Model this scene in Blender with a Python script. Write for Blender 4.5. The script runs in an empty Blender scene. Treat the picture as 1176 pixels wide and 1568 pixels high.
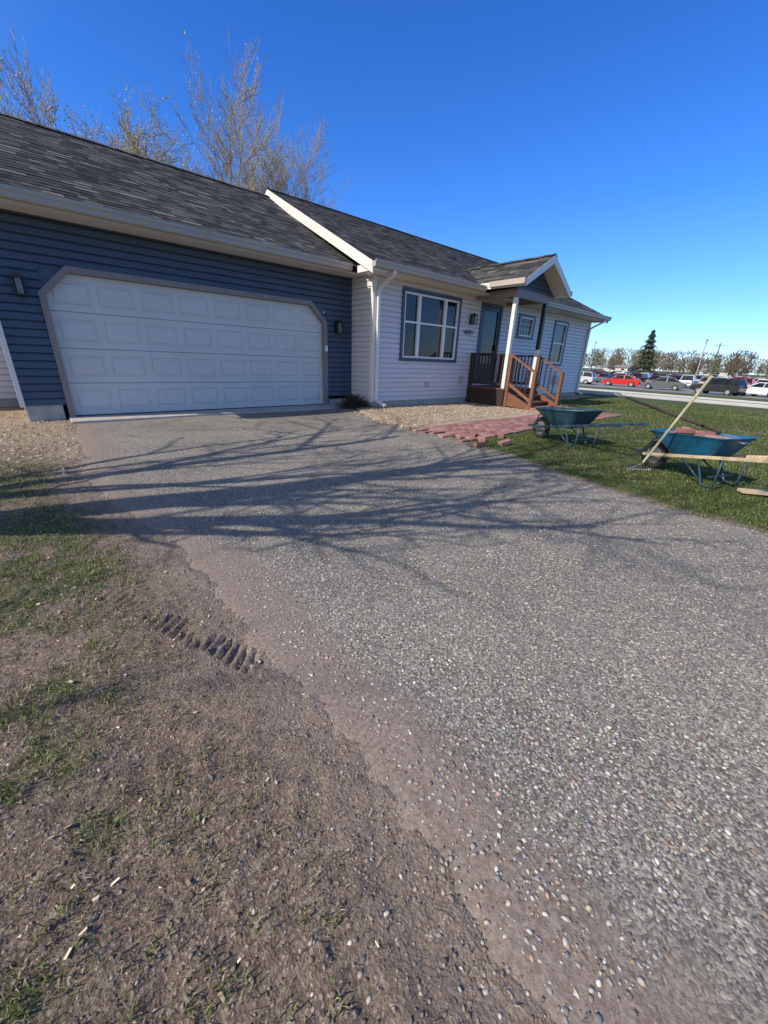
import bpy, math, random
import numpy as np
from mathutils import Vector, Matrix
random.seed(7); rng=np.random.default_rng(7)
scene=bpy.context.scene
COL=scene.collection

# ------------------------------------------------------------------ node helpers
def newmat(name):
    m=bpy.data.materials.new(name); m.use_nodes=True
    nt=m.node_tree
    return m,nt,nt.nodes['Principled BSDF']
def N(nt,t,**kw):
    n=nt.nodes.new(t)
    for k,v in kw.items(): setattr(n,k,v)
    return n
def L(nt,a,b): nt.links.new(a,b)
def ramp(nt,fac,stops,interp='LINEAR'):
    r=nt.nodes.new('ShaderNodeValToRGB'); r.color_ramp.interpolation=interp
    e=r.color_ramp.elements
    while len(e)<len(stops): e.new(0.5)
    for i,(p,c) in enumerate(stops):
        e[i].position=p; e[i].color=(c[0],c[1],c[2],1)
    if fac is not None: L(nt,fac,r.inputs[0])
    return r
def mix(nt,fac,a,b,mode='MIX'):
    m=nt.nodes.new('ShaderNodeMix'); m.data_type='RGBA'; m.blend_type=mode
    for inp,val in ((m.inputs[0],fac),(m.inputs[6],a),(m.inputs[7],b)):
        if hasattr(val,'links'): L(nt,val,inp)
        elif isinstance(val,(int,float)): inp.default_value=val
        else: inp.default_value=(val[0],val[1],val[2],1)
    return m.outputs[2]
def math_(nt,op,a,b=0.0,c=None,clamp=False):
    m=nt.nodes.new('ShaderNodeMath'); m.operation=op; m.use_clamp=clamp
    for i,v in enumerate((a,b,c)):
        if v is None: continue
        if hasattr(v,'links'): L(nt,v,m.inputs[i])
        else: m.inputs[i].default_value=v
    return m.outputs[0]
def pos(nt): return N(nt,'ShaderNodeNewGeometry').outputs['Position']
def noise(nt,scale,detail=4,rough=.55,vec=None):
    n=N(nt,'ShaderNodeTexNoise'); n.inputs['Scale'].default_value=scale
    n.inputs['Detail'].default_value=detail; n.inputs['Roughness'].default_value=rough
    L(nt,vec if vec is not None else pos(nt),n.inputs['Vector']); return n
def bump(nt,b,h,strength=.3,dist=.01):
    n=N(nt,'ShaderNodeBump'); n.inputs['Strength'].default_value=strength; n.inputs['Distance'].default_value=dist
    L(nt,h,n.inputs['Height']); L(nt,n.outputs[0],b.inputs['Normal']); return n.outputs[0]
def simple(name,c,rough=.6,var=.15,scale=6,bs=.15,bd=.004,metal=0,spec=.5,fine=120):
    m,nt,b=newmat(name)
    n1=noise(nt,scale,6,.6); n2=noise(nt,fine,3)
    s=math_(nt,'MULTIPLY_ADD',n1.outputs[0],.7,math_(nt,'MULTIPLY',n2.outputs[0],.3))
    lo=[x*(1-var) for x in c]; hi=[min(1,x*(1+var)) for x in c]
    r=ramp(nt,s,[(.3,lo),(.7,hi)])
    L(nt,r.outputs[0],b.inputs['Base Color'])
    b.inputs['Roughness'].default_value=rough; b.inputs['Metallic'].default_value=metal
    b.inputs['Specular IOR Level'].default_value=spec
    if bs>0: bump(nt,b,s,bs,bd)
    return m
def attrmat(name,rough=.8,trans=0,attr='col',spec=.3):
    m,nt,b=newmat(name)
    a=N(nt,'ShaderNodeAttribute',attribute_name=attr)
    L(nt,a.outputs['Color'],b.inputs['Base Color'])
    b.inputs['Roughness'].default_value=rough; b.inputs['Specular IOR Level'].default_value=spec
    if trans>0:
        t=N(nt,'ShaderNodeBsdfTranslucent'); L(nt,a.outputs['Color'],t.inputs[0])
        mx=N(nt,'ShaderNodeMixShader'); mx.inputs[0].default_value=trans
        out=nt.nodes['Material Output']
        L(nt,b.outputs[0],mx.inputs[1]); L(nt,t.outputs[0],mx.inputs[2]); L(nt,mx.outputs[0],out.inputs[0])
    return m

# ------------------------------------------------------------------ numeric noise / terrain
def vnoise(x,y,seed=0):
    x=np.asarray(x,float); y=np.asarray(y,float)
    xi=np.floor(x); yi=np.floor(y); fx=x-xi; fy=y-yi
    fx=fx*fx*(3-2*fx); fy=fy*fy*(3-2*fy)
    def h(a,b):
        v=np.sin(a*127.1+b*311.7+seed*74.7)*43758.5453
        return v-np.floor(v)
    return (h(xi,yi)*(1-fx)+h(xi+1,yi)*fx)*(1-fy)+(h(xi,yi+1)*(1-fx)+h(xi+1,yi+1)*fx)*fy
def fbm(x,y,o=4,seed=0):
    s=0;a=.5;t=0
    for i in range(o):
        s=s+a*vnoise(x*2**i,y*2**i,seed+i*3); t+=a; a*=.5
    return s/t
def ss(a,b,x):
    t=np.clip((x-a)/(b-a),0,1); return t*t*(3-2*t)
def T(x): return np.interp(x,[-1000,19,32,50,5000],[0,0,-.45,-1.1,-1.1])
def base(x,y):
    x=np.asarray(x,float); y=np.asarray(y,float)
    fade=ss(16,12,x)*ss(-14,-10,x)*ss(9,7,y)*ss(-14,-10,y)
    return T(x)+.05*fade*(fbm(x*.45,y*.45,2,5)-.5)
def sd_drive(x,y):
    x=np.asarray(x,float); y=np.asarray(y,float)
    w=.10*(fbm(x*1.6,y*1.6,3,11)-.5)+.07*(fbm(x*9,y*9,3,12)-.5)
    Le=np.interp(y,[-20,2.3,3.2,3.9,5,7.9],[.5,.47,.3,.16,.2,.32])
    Re=np.interp(y,[-20,.8,1.7,3,4.3,6.2,7.2,7.9],[4.0,4.03,4.2,4.65,4.85,5.15,5.5,5.9])
    return np.minimum(np.minimum(x-Le+w, Re-x+w), 7.97-y)
def sd_bed(x,y):
    x=np.asarray(x,float); y=np.asarray(y,float)
    w=.5*(fbm(x*1.7,y*1.7,4,21)-.5)
    Re=np.interp(y,[0,4.3,6.2,7.2,7.9],[4.8,4.8,5.1,5.5,5.9])
    lo=np.interp(x,[4,5,9.5,11.6,12.2,18],[4.7,4.8,4.9,5.0,6.6,6.9])
    d=np.minimum(x-Re-.05+w*.6, y-lo+w)
    return np.minimum(np.minimum(d,17.4-x),8.4-y)
def gnd(x,y):
    x=np.asarray(x,float); y=np.asarray(y,float)
    near=ss(9,5,np.abs(x-2))*ss(9,6,np.abs(y-2))
    z=base(x,y)+near*(.020*(fbm(x*5,y*5,3,31)-.5)+.014*(fbm(x*22,y*22,2,37)-.5)+.008*(fbm(x*60,y*60,2,38)-.5))
    # tyre tread ridges pressed in the soil
    p0=np.array([-.05,2.3]); p1=np.array([.44,1.16]); d=p1-p0; Ln=np.hypot(*d); d=d/Ln
    s=(x-p0[0])*d[0]+(y-p0[1])*d[1]; q=-(x-p0[0])*d[1]+(y-p0[1])*d[0]
    jag=.04*(fbm(x*14,y*14,2,91)-.5)
    amp=(.40+.60*ss(.55,.8,s))*ss(0,.2,s)*ss(Ln+.03,Ln-.06,s)*ss(.065,.045,np.abs(q+jag*.6))*ss(.22,.45,fbm(x*6,y*6,2,92))
    ph=np.sin((s+.35*q+jag*.2)*2*np.pi/.046)
    z=z+amp*(.010*np.sign(ph)*np.minimum(1,np.abs(ph)*2)-.006)
    z=z-.022*ss(.0,.14,sd_drive(x,y))
    return z

# ------------------------------------------------------------------ mesh helpers
def finish(name,me,mats,smooth=False,parent=None):
    for m in mats: me.materials.append(m)
    if smooth: me.polygons.foreach_set('use_smooth',[True]*len(me.polygons))
    ob=bpy.data.objects.new(name,me); COL.objects.link(ob)
    if parent is not None:
        ob.parent=parent; ob.matrix_parent_inverse=Matrix.Translation(-parent.location)
    return ob
def trimesh(name,V,F,mats,col=None,smooth=False,mi=None,parent=None):
    V=np.asarray(V,np.float32); F=np.asarray(F,np.int32); k=F.shape[1]
    me=bpy.data.meshes.new(name)
    me.vertices.add(len(V)); me.vertices.foreach_set('co',V.ravel())
    me.loops.add(F.size); me.loops.foreach_set('vertex_index',F.ravel())
    me.polygons.add(len(F)); me.polygons.foreach_set('loop_start',np.arange(len(F),dtype=np.int32)*k)
    if mi is not None: me.polygons.foreach_set('material_index',np.asarray(mi,np.int32))
    me.update(calc_edges=True)
    if col is not None:
        a=me.attributes.new('col','FLOAT_COLOR','POINT')
        c=np.ones((len(V),4),np.float32); c[:,:3]=col; a.data.foreach_set('color',c.ravel())
    return finish(name,me,mats,smooth,parent)
class B:
    def __init__(s): s.v=[];s.f=[];s.m=[];s.r=[]
    def face(s,pts,m=0,r=0):
        i=len(s.v); s.v+= [tuple(p) for p in pts]; s.f.append(tuple(range(i,i+len(pts)))); s.m.append(m); s.r.append(r)
    def box(s,x0,x1,y0,y1,z0,z1,m=0,M=None):
        c=[(x0,y0,z0),(x1,y0,z0),(x1,y1,z0),(x0,y1,z0),(x0,y0,z1),(x1,y0,z1),(x1,y1,z1),(x0,y1,z1)]
        if M is not None: c=[tuple(M@Vector(p)) for p in c]
        i=len(s.v); s.v+=c; r=random.random()
        for q in ((0,3,2,1),(4,5,6,7),(0,1,5,4),(1,2,6,5),(2,3,7,6),(3,0,4,7)):
            s.f.append(tuple(i+k for k in q)); s.m.append(m); s.r.append(r)
    def beam(s,a,b,w,h,m=0,up=(0,0,1)):
        a=Vector(a); b=Vector(b); d=(b-a); ln=d.length; d.normalize()
        u=Vector(up); sx=d.cross(u)
        if sx.length<1e-4: sx=d.cross(Vector((1,0,0)))
        sx.normalize(); u=sx.cross(d)
        M=Matrix(((sx.x,d.x,u.x,a.x),(sx.y,d.y,u.y,a.y),(sx.z,d.z,u.z,a.z),(0,0,0,1)))
        s.box(-w/2,w/2,0,ln,-h/2,h/2,m,M)
    def tube(s,pts,rads,n=8,m=0,cap=True):
        pts=[Vector(p) for p in pts]; rings=[]
        for k,p in enumerate(pts):
            if k==0: d=pts[1]-p
            elif k==len(pts)-1: d=p-pts[k-1]
            else: d=(pts[k+1]-pts[k-1])
            d.normalize()
            a=d.cross(Vector((.31,.17,.93)));
            if a.length<.1: a=d.cross(Vector((1,0,0)))
            a.normalize(); b=d.cross(a); r=rads[k] if hasattr(rads,'__len__') else rads
            i=len(s.v); rings.append(i)
            for j in range(n):
                t=2*math.pi*j/n; q=p+a*math.cos(t)*r+b*math.sin(t)*r; s.v.append((q.x,q.y,q.z))
        for k in range(len(pts)-1):
            i0,i1=rings[k],rings[k+1]
            for j in range(n):
                s.f.append((i0+j,i0+(j+1)%n,i1+(j+1)%n,i1+j)); s.m.append(m); s.r.append(0)
        if cap:
            s.f.append(tuple(rings[0]+j for j in range(n))[::-1]); s.m.append(m); s.r.append(0)
            s.f.append(tuple(rings[-1]+j for j in range(n))); s.m.append(m); s.r.append(0)
    def loft(s,rings,m=0,capa=False,capb=False,ms=None):
        ids=[]
        for r in rings:
            ids.append(len(s.v)); s.v+=[tuple(p) for p in r]
        n=len(rings[0])
        for k in range(len(rings)-1):
            for j in range(n):
                s.f.append((ids[k]+j,ids[k]+(j+1)%n,ids[k+1]+(j+1)%n,ids[k+1]+j)); s.m.append(ms[k] if ms else m); s.r.append(0)
        if capa: s.f.append(tuple(ids[0]+j for j in range(n))[::-1]); s.m.append(ms[0] if ms else m); s.r.append(0)
        if capb: s.f.append(tuple(ids[-1]+j for j in range(n))); s.m.append(ms[-1] if ms else m); s.r.append(0)
    def mesh(s,name,rnd=False):
        me=bpy.data.meshes.new(name); me.from_pydata(s.v,[],s.f); me.polygons.foreach_set('material_index',s.m)
        if rnd:
            a=me.attributes.new('rnd','FLOAT','FACE'); a.data.foreach_set('value',s.r)
        me.update(); return me
    def obj(s,name,mats,parent=None,smooth=False,bevel=0,rnd=False):
        ob=finish(name,s.mesh(name,rnd),mats,smooth,parent)
        if bevel>0:
            md=ob.modifiers.new('bevel','BEVEL'); md.width=bevel; md.segments=2; md.limit_method='ANGLE'; md.angle_limit=.7
        return ob
def empty(name,loc=(0,0,0)):
    e=bpy.data.objects.new(name,None); e.location=loc; COL.objects.link(e); return e

# ------------------------------------------------------------------ materials
m_blue=simple('blue_vinyl_siding',(.056,.074,.105),.45,.12,1.5,.05)
m_white=simple('white_vinyl_siding',(.62,.57,.55),.45,.06,1.2,.05)
m_trimw=simple('white_trim',(.72,.68,.62),.4,.06,2,.05)
m_gutter=simple('gutter_cream',(.42,.36,.29),.4,.08,2,.03)
m_trimgrey=simple('door_trim_taupe',(.24,.20,.175),.5,.1,3,.05)
m_door=simple('garage_door_paint',(.60,.575,.53),.42,.07,1.0,.06,.002)
m_dark=simple('dark_gap',(.01,.01,.01),.8,.1)
m_conc=simple('concrete',(.42,.38,.33),.9,.28,5,.5,.006)
m_navy=simple('navy_window_casing',(.035,.055,.10),.4,.08)
m_vinyl=simple('white_window_frame',(.75,.74,.72),.35,.04)
m_black=simple('black_metal',(.015,.014,.013),.4,.2)
m_brownwood=simple('dark_stained_wood',(.030,.016,.011),.6,.3,14,.3)
def wood(name,c1,c2):
    m,nt,b=newmat(name)
    mp=N(nt,'ShaderNodeMapping'); mp.inputs['Scale'].default_value=(3,3,3)
    L(nt,pos(nt),mp.inputs[0])
    n=noise(nt,9,8,.7,mp.outputs[0]); w=N(nt,'ShaderNodeTexWave'); w.inputs['Scale'].default_value=9; w.inputs['Distortion'].default_value=7; w.inputs['Detail'].default_value=3
    L(nt,mp.outputs[0],w.inputs[0])
    s=math_(nt,'MULTIPLY_ADD',w.outputs[1],.4,math_(nt,'MULTIPLY',n.outputs[0],.6))
    r=ramp(nt,s,[(.2,c1),(.8,c2)]); L(nt,r.outputs[0],b.inputs['Base Color']); b.inputs['Roughness'].default_value=.7
    bump(nt,b,s,.2,.003); return m
m_cedar=wood('cedar_wood',(.12,.048,.022),(.25,.105,.047))
m_pine=wood('pale_wood',(.42,.30,.18),(.62,.48,.32))
m_deckw=wood('deck_boards_brown',(.10,.045,.025),(.2,.09,.05))
def glass(name,c=(.012,.016,.022)):
    m,nt,b=newmat(name)
    n=noise(nt,1.3,3); r=ramp(nt,n.outputs[0],[(.35,[x*.5 for x in c]),(.7,[x*2.2 for x in c])])
    L(nt,r.outputs[0],b.inputs['Base Color']); b.inputs['Roughness'].default_value=.03; b.inputs['Specular IOR Level'].default_value=.4
    n2=noise(nt,.9,1); bump(nt,b,n2.outputs[0],.05,.02)
    return m
m_glass=glass('window_glass')
def shingle():
    m,nt,b=newmat('asphalt_shingles')
    a=N(nt,'ShaderNodeAttribute',attribute_name='rnd')
    r=ramp(nt,a.outputs['Fac'],[(0,(.026,.025,.025)),(.3,(.050,.048,.045)),(.65,(.090,.086,.077)),(1,(.155,.140,.12))])
    n=noise(nt,260,2,.8); n2=noise(nt,1.1,4)
    g=ramp(nt,n.outputs[0],[(.3,(.5,.5,.5)),(.7,(1.55,1.55,1.55))])
    g2=ramp(nt,n2.outputs[0],[(.3,(.8,.8,.8)),(.7,(1.2,1.2,1.2))])
    c=mix(nt,1.0,r.outputs[0],g.outputs[0],'MULTIPLY'); c=mix(nt,1.0,c,g2.outputs[0],'MULTIPLY')
    L(nt,c,b.inputs['Base Color']); b.inputs['Roughness'].default_value=.9; b.inputs['Specular IOR Level'].default_value=.25
    bump(nt,b,n.outputs[0],.4,.003); return m
m_shingle=shingle()

DUST=[(.28,(.14,.102,.075)),(.5,(.26,.20,.155)),(.72,(.39,.315,.25))]
def gravel():
    m,nt,b=newmat('chip_gravel')
    P=pos(nt)
    v=N(nt,'ShaderNodeTexVoronoi'); v.inputs['Scale'].default_value=78; L(nt,P,v.inputs['Vector'])
    v2=N(nt,'ShaderNodeTexVoronoi'); v2.inputs['Scale'].default_value=160; L(nt,P,v2.inputs['Vector'])
    sep=N(nt,'ShaderNodeSeparateColor'); L(nt,v.outputs['Color'],sep.inputs[0])
    sep2=N(nt,'ShaderNodeSeparateColor'); L(nt,v2.outputs['Color'],sep2.inputs[0])
    c1=ramp(nt,sep.outputs[0],[(0,(.15,.14,.125)),(.3,(.26,.237,.205)),(.55,(.36,.32,.265)),(.74,(.33,.24,.18)),(.84,(.47,.43,.355)),(1,(.62,.58,.50))],'CONSTANT')
    c2=ramp(nt,sep2.outputs[0],[(0,(.085,.078,.068)),(.4,(.17,.155,.134)),(.75,(.26,.236,.20)),(1,(.38,.345,.29))])
    edge=math_(nt,'MULTIPLY_ADD',sep.outputs[1],.40,.22)
    mask=math_(nt,'LESS_THAN',v.outputs['Distance'],edge)
    pick=math_(nt,'GREATER_THAN',sep.outputs[2],.45)
    mask=math_(nt,'MULTIPLY',mask,pick)
    c=mix(nt,mask,c2.outputs[0],c1.outputs[0])
    n=noise(nt,.9,5,.6); g=ramp(nt,n.outputs[0],[(.3,(.82,.81,.79)),(.7,(1.22,1.18,1.10))])
    c=mix(nt,1.0,c,g.outputs[0],'MULTIPLY')
    a=N(nt,'ShaderNodeAttribute',attribute_name='col')
    sp=N(nt,'ShaderNodeSeparateColor'); L(nt,a.outputs['Color'],sp.inputs[0])
    n3=noise(nt,3.5,6,.7); n4=noise(nt,70,5,.75)
    d=math_(nt,'ADD',math_(nt,'MULTIPLY',sp.outputs[0],2.0),math_(nt,'MULTIPLY_ADD',n3.outputs[0],1.5,-.98))
    d=math_(nt,'ADD',d,math_(nt,'MULTIPLY_ADD',n4.outputs[0],1.4,-.7),clamp=True)
    dc=ramp(nt,n4.outputs[0],DUST)
    c=mix(nt,d,c,dc.outputs[0])
    L(nt,c,b.inputs['Base Color']); b.inputs['Roughness'].default_value=.88; b.inputs['Specular IOR Level'].default_value=.2
    h=math_(nt,'SUBTRACT',math_(nt,'MULTIPLY',math_(nt,'SUBTRACT',.6,v.outputs['Distance']),mask),math_(nt,'MULTIPLY',v2.outputs['Distance'],.35))
    h=mix(nt,d,h,n4.outputs[0])
    bump(nt,b,h,.7,.007)
    return m
m_gravel=gravel()
def ground():
    m,nt,b=newmat('ground_soil_and_grass')
    a=N(nt,'ShaderNodeAttribute',attribute_name='col')
    sp=N(nt,'ShaderNodeSeparateColor'); L(nt,a.outputs['Color'],sp.inputs[0])
    nf=noise(nt,70,5,.75); nm=noise(nt,9,5,.65); nl=noise(nt,.6,5,.6); nq=noise(nt,2.2,5,.65)
    v=N(nt,'ShaderNodeTexVoronoi'); v.inputs['Scale'].default_value=130; L(nt,pos(nt),v.inputs['Vector'])
    vs=N(nt,'ShaderNodeSeparateColor'); L(nt,v.outputs['Color'],vs.inputs[0])
    soil=ramp(nt,nf.outputs[0],[(.28,(.085,.060,.044)),(.5,(.21,.158,.118)),(.72,(.36,.285,.22))])
    bits=ramp(nt,vs.outputs[0],[(0,(.10,.074,.055)),(.6,(.24,.185,.14)),(.85,(.40,.325,.25)),(1,(.55,.48,.38))])
    soilc=mix(nt,.45,soil.outputs[0],bits.outputs[0])
    g0=ramp(nt,nq.outputs[0],[(.3,(.72,.69,.66)),(.7,(1.22,1.18,1.15))])
    soilc=mix(nt,1.0,soilc,g0.outputs[0],'MULTIPLY')
    dc=ramp(nt,nf.outputs[0],DUST)
    soilc=mix(nt,sp.outputs[1],soilc,dc.outputs[0])
    lawn=ramp(nt,nf.outputs[0],[(.25,(.035,.045,.012)),(.5,(.085,.110,.030)),(.75,(.17,.17,.07))])
    lawn2=ramp(nt,nl.outputs[0],[(.3,(.75,.85,.8)),(.7,(1.3,1.15,1.1))])
    lawnc=mix(nt,1.0,lawn.outputs[0],lawn2.outputs[0],'MULTIPLY')
    mul=ramp(nt,nf.outputs[0],[(.25,(.16,.11,.07)),(.5,(.40,.31,.21)),(.75,(.60,.49,.36))])
    gmask=math_(nt,'ADD',sp.outputs[0],math_(nt,'MULTIPLY_ADD',nm.outputs[0],1.2,-.6),clamp=True)
    gm=math_(nt,'MULTIPLY',math_(nt,'SUBTRACT',gmask,.3),2.5,clamp=True)
    c=mix(nt,gm,soilc,lawnc); c=mix(nt,sp.outputs[2],c,mul.outputs[0])
    L(nt,c,b.inputs['Base Color']); b.inputs['Roughness'].default_value=.95; b.inputs['Specular IOR Level'].default_value=.15
    h=math_(nt,'ADD',math_(nt,'MULTIPLY',nf.outputs[0],1.0),math_(nt,'MULTIPLY',v.outputs['Distance'],.3))
    bump(nt,b,h,.85,.016)
    return m
m_ground=ground()
m_mulch=simple('wood_mulch',(.44,.335,.225),.95,.4,60,.8,.02)
m_asph=simple('street_asphalt',(.21,.20,.19),.9,.12,.4,.2)
m_kerb=simple('kerb_concrete',(.45,.43,.39),.9,.12,1,.2)
m_yel=simple('yellow_road_paint',(.55,.38,.06),.7,.15)
m_wpaint=simple('white_road_paint',(.7,.7,.68),.7,.12)
m_blade=attrmat('grass_blades',.6,.3)
m_stone=attrmat('loose_stones',.8)
m_chip=attrmat('mulch_chips',.85)

# ------------------------------------------------------------------ ground sheet
def axis(segs):
    out=[]
    for a,b_,d in segs:
        n=max(1,int(round((b_-a)/d))); out+=list(np.linspace(a,b_,n,endpoint=False))
    out.append(segs[-1][1]); return np.array(out)
xs=axis([(-1200,-200,250),(-200,-40,40),(-40,-10,6),(-10,-2,.8),(-2,-.8,.1),(-.8,.7,.011),(.7,4,.1),(4,6.4,.06),(6.4,13,.2),(13,19,1),(19,32,2.6),(32,50,3),(50,140,15),(140,400,40),(400,3000,400)])
ys=axis([(-2500,-300,400),(-300,-40,50),(-40,-10,5),(-10,-2,.5),(-2,.2,.06),(.2,2.5,.011),(2.5,7,.06),(7,12,.4),(12,40,5),(40,400,40),(400,3000,400)])
X,Y=np.meshgrid(xs,ys,indexing='ij')
Z=gnd(X,Y)
sd=sd_drive(X,Y)
def leftgreen(x,y):
    d=np.where(x<2.5,-sd_drive(x,y),9)
    w=np.interp(y,[-1,1.0,1.8,2.4,6],[.26,.22,.14,.06,0])
    return ss(.08+w,.40+w,d)*ss(.38,.60,fbm(x*3.4,y*3.4,4,52)+.11*ss(1.5,2.3,y))*ss(6.0,4.3,y)*np.where(x<2.5,1,0)
lawnR=ss(-.0,-.25,sd+.10*(fbm(X*3,Y*3,3,58)-.5))*ss(2,3,X)*(.62+.5*fbm(X*.9,Y*.9,3,59))
left=leftgreen(X,Y)*.55
farm=np.maximum(ss(-1.5,-3,X),ss(9,12,Y))
far=np.maximum(np.maximum(farm,ss(2,3,X)*ss(7,8,Y)),ss(-1.2,-3,Y)*ss(.3,-.5,X))
G=np.clip(np.maximum(np.maximum(lawnR,left),far*.8),0,1)
mulchL=ss(4.6,5.6,Y)*ss(.4,.1,X)*ss(-6,-3,X)*(.35+.65*fbm(X*2,Y*2,3,9))*ss(12,9,Y)
D=ss(-.35,-.0,sd)*np.where(X<2.5,1,.3)
C=np.stack([np.where(mulchL>.1,G*(1-mulchL),G),D,mulchL],-1)
nx,ny=X.shape
idx=np.arange(nx*ny).reshape(nx,ny)
F=np.stack([idx[:-1,:-1],idx[1:,:-1],idx[1:,1:],idx[:-1,1:]],-1).reshape(-1,4)
trimesh('ground',np.stack([X,Y,Z],-1).reshape(-1,3),F,[m_ground],C.reshape(-1,3),True)

def patch(name,x0,x1,y0,y1,step,sdf,top,mat,drop=.05,attr=None,rough=.01):
    xs=np.arange(x0,x1+step,step); ys=np.arange(y0,y1+step,step)
    X,Y=np.meshgrid(xs,ys,indexing='ij'); s=sdf(X,Y)
    Z=base(X,Y)+top-drop*ss(.04,-.10,s)+rough*(fbm(X*8,Y*8,3,77)-.5)
    nx,ny=X.shape; idx=np.arange(nx*ny).reshape(nx,ny)
    F=np.stack([idx[:-1,:-1],idx[1:,:-1],idx[1:,1:],idx[:-1,1:]],-1).reshape(-1,4)
    keep=s.reshape(-1)[F].max(1)>-.12; F=F[keep]
    col=np.zeros((nx*ny,3)); col[:,0]=(attr(X,Y,s) if attr else 0*X).reshape(-1)
    used=np.unique(F); mp=-np.ones(nx*ny,int); mp[used]=np.arange(len(used))
    V=np.stack([X,Y,Z],-1).reshape(-1,3)[used]
    return trimesh(name,V,mp[F],[mat],col[used],True)
def dusty(X,Y,s):
    le=np.where(X<2.2,s,9); return ss(.46,-.02,le)*1.0+.25*ss(.35,.0,np.where(X>=2.2,s,9))
patch('gravel_driveway',-.2,6.1,-14,8.0,.04,sd_drive,.002,m_gravel,attr=dusty,rough=.006,drop=.03)
patch('mulch_bed',4.5,17.6,3.8,8.0,.06,sd_bed,.022,m_mulch,drop=.05,rough=.025)

# ------------------------------------------------------------------ scattered stones
def ico():
    t=(1+5**.5)/2
    v=np.array([(-1,t,0),(1,t,0),(-1,-t,0),(1,-t,0),(0,-1,t),(0,1,t),(0,-1,-t),(0,1,-t),(t,0,-1),(t,0,1),(-t,0,-1),(-t,0,1)],float); v/=np.linalg.norm(v[0])
    f=np.array([(0,11,5),(0,5,1),(0,1,7),(0,7,10),(0,10,11),(1,5,9),(5,11,4),(11,10,2),(10,7,6),(7,1,8),(3,9,4),(3,4,2),(3,2,6),(3,6,8),(3,8,9),(4,9,5),(2,4,11),(6,2,10),(8,6,7),(9,8,1)])
    return v,f
def stones(name,P,size,cols,mat):
    v,f=ico(); n=len(P)
    V=v[None]*(1+.42*(rng.random((n,12,1))-.5)*2)
    sc=np.stack([size*(.7+.7*rng.random(n)),size*(.6+.5*rng.random(n)),size*(.25+.30*rng.random(n))],-1)
    V=V*sc[:,None,:]
    th=rng.random(n)*6.283; c,s_=np.cos(th),np.sin(th)
    Vx=V[:,:,0]*c[:,None]-V[:,:,1]*s_[:,None]; Vy=V[:,:,0]*s_[:,None]+V[:,:,1]*c[:,None]
    tl=(rng.random(n)-.5)*.7; Vz=V[:,:,2]+Vx*tl[:,None]*.5
    V=np.stack([Vx,Vy,Vz],-1)+P[:,None,:]
    F=f[None]+12*np.arange(n)[:,None,None]
    trimesh(name,V.reshape(-1,3),F.reshape(-1,3),[mat],np.repeat(cols,12,0),False)
pal=np.array([(.50,.455,.375),(.37,.33,.275),(.27,.245,.21),(.16,.15,.14),(.62,.575,.49),(.39,.26,.19),(.46,.36,.26),(.28,.205,.15),(.28,.28,.285),(.43,.385,.32)])
n=88000
r=6.2*rng.random(n)**.72+.3; az=np.radians(rng.uniform(-8,98,n))
px=r*np.cos(az); py=r*np.sin(az)
s=sd_drive(px,py); k=(s>-.3)&(rng.random(n)<np.where(px<2.2,.08+.92*ss(-.12,.42,s),ss(-.02,.02,s))); px,py=px[k],py[k]; n=len(px)
size=.0030+.0048*rng.random(n)**2.2
cc=pal[rng.choice(10,n,p=[.14,.17,.15,.09,.05,.07,.09,.06,.07,.11])]*(.7+.45*rng.random((n,1)))
zs=np.where(sd_drive(px,py)>0,base(px,py)+.002,gnd(px,py))
stones('loose_gravel',np.stack([px,py,zs],-1),size,cc,m_stone)
n=7000; px=rng.uniform(-1.1,.6,n); py=rng.uniform(-.4,5.5,n)
k=sd_drive(px,py)<.03; px,py=px[k],py[k]; n=len(px); size=.0016+.0038*rng.random(n)**3
cc=pal[rng.integers(0,10,n)]*(.6+.5*rng.random((n,1)))*np.array([1,.92,.84])
stones('dirt_pebbles',np.stack([px,py,gnd(px,py)+size*.1],-1),size,cc,m_stone)
n=40000; px=rng.uniform(-1.1,.8,n); py=-.4+5.4*rng.random(n)**1.3
k=(sd_drive(px,py)<.2)&(rng.random(n)<.25+.75*ss(.35,.6,fbm(px*3,py*3,3,88))); px,py=px[k],py[k]; n=len(px); size=.0016+.0042*rng.random(n)**2
cc=np.array([.24,.18,.135])*(.45+.9*rng.random((n,1)))
stones('soil_clods',np.stack([px,py,np.maximum(gnd(px,py),np.where(sd_drive(px,py)>0,base(px,py),-9))+size*.1],-1),size,cc,m_stone)

# ------------------------------------------------------------------ blades
def blades(name,P,H,W,lean,cols,mat):
    n=len(P); th=rng.random(n)*6.283; ph=rng.random(n)*6.283
    dx,dy=np.cos(th),np.sin(th); wx,wy=np.cos(ph),np.sin(ph)
    lean=lean*(.3+1.2*rng.random(n)); 
    b0=P; w=np.stack([wx*W,wy*W,0*W],-1)
    mid=P+np.stack([dx*H*lean*.35,dy*H*lean*.35,H*np.sqrt(np.clip(1-(lean*.35)**2,0.02,1))*.55],-1)
    tip=P+np.stack([dx*H*lean,dy*H*lean,H*np.clip(1-.75*lean,.06,1)],-1)
    V=np.stack([b0-w*.5,b0+w*.5,mid-w*.42,mid+w*.42,tip],1)
    f=np.array([(0,1,3),(0,3,2),(2,3,4)]); F=f[None]+5*np.arange(n)[:,None,None]
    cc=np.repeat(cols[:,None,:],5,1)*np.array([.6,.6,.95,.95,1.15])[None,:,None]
    return trimesh(name,V.reshape(-1,3),F.reshape(-1,3),[mat],cc.reshape(-1,3),False)
greens=np.array([(.17,.23,.040),(.23,.29,.065),(.12,.18,.032),(.30,.33,.10),(.32,.29,.14)])
tans=np.array([(.50,.41,.28),(.40,.31,.20),(.62,.53,.39),(.27,.20,.13),(.44,.39,.28)])
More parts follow.
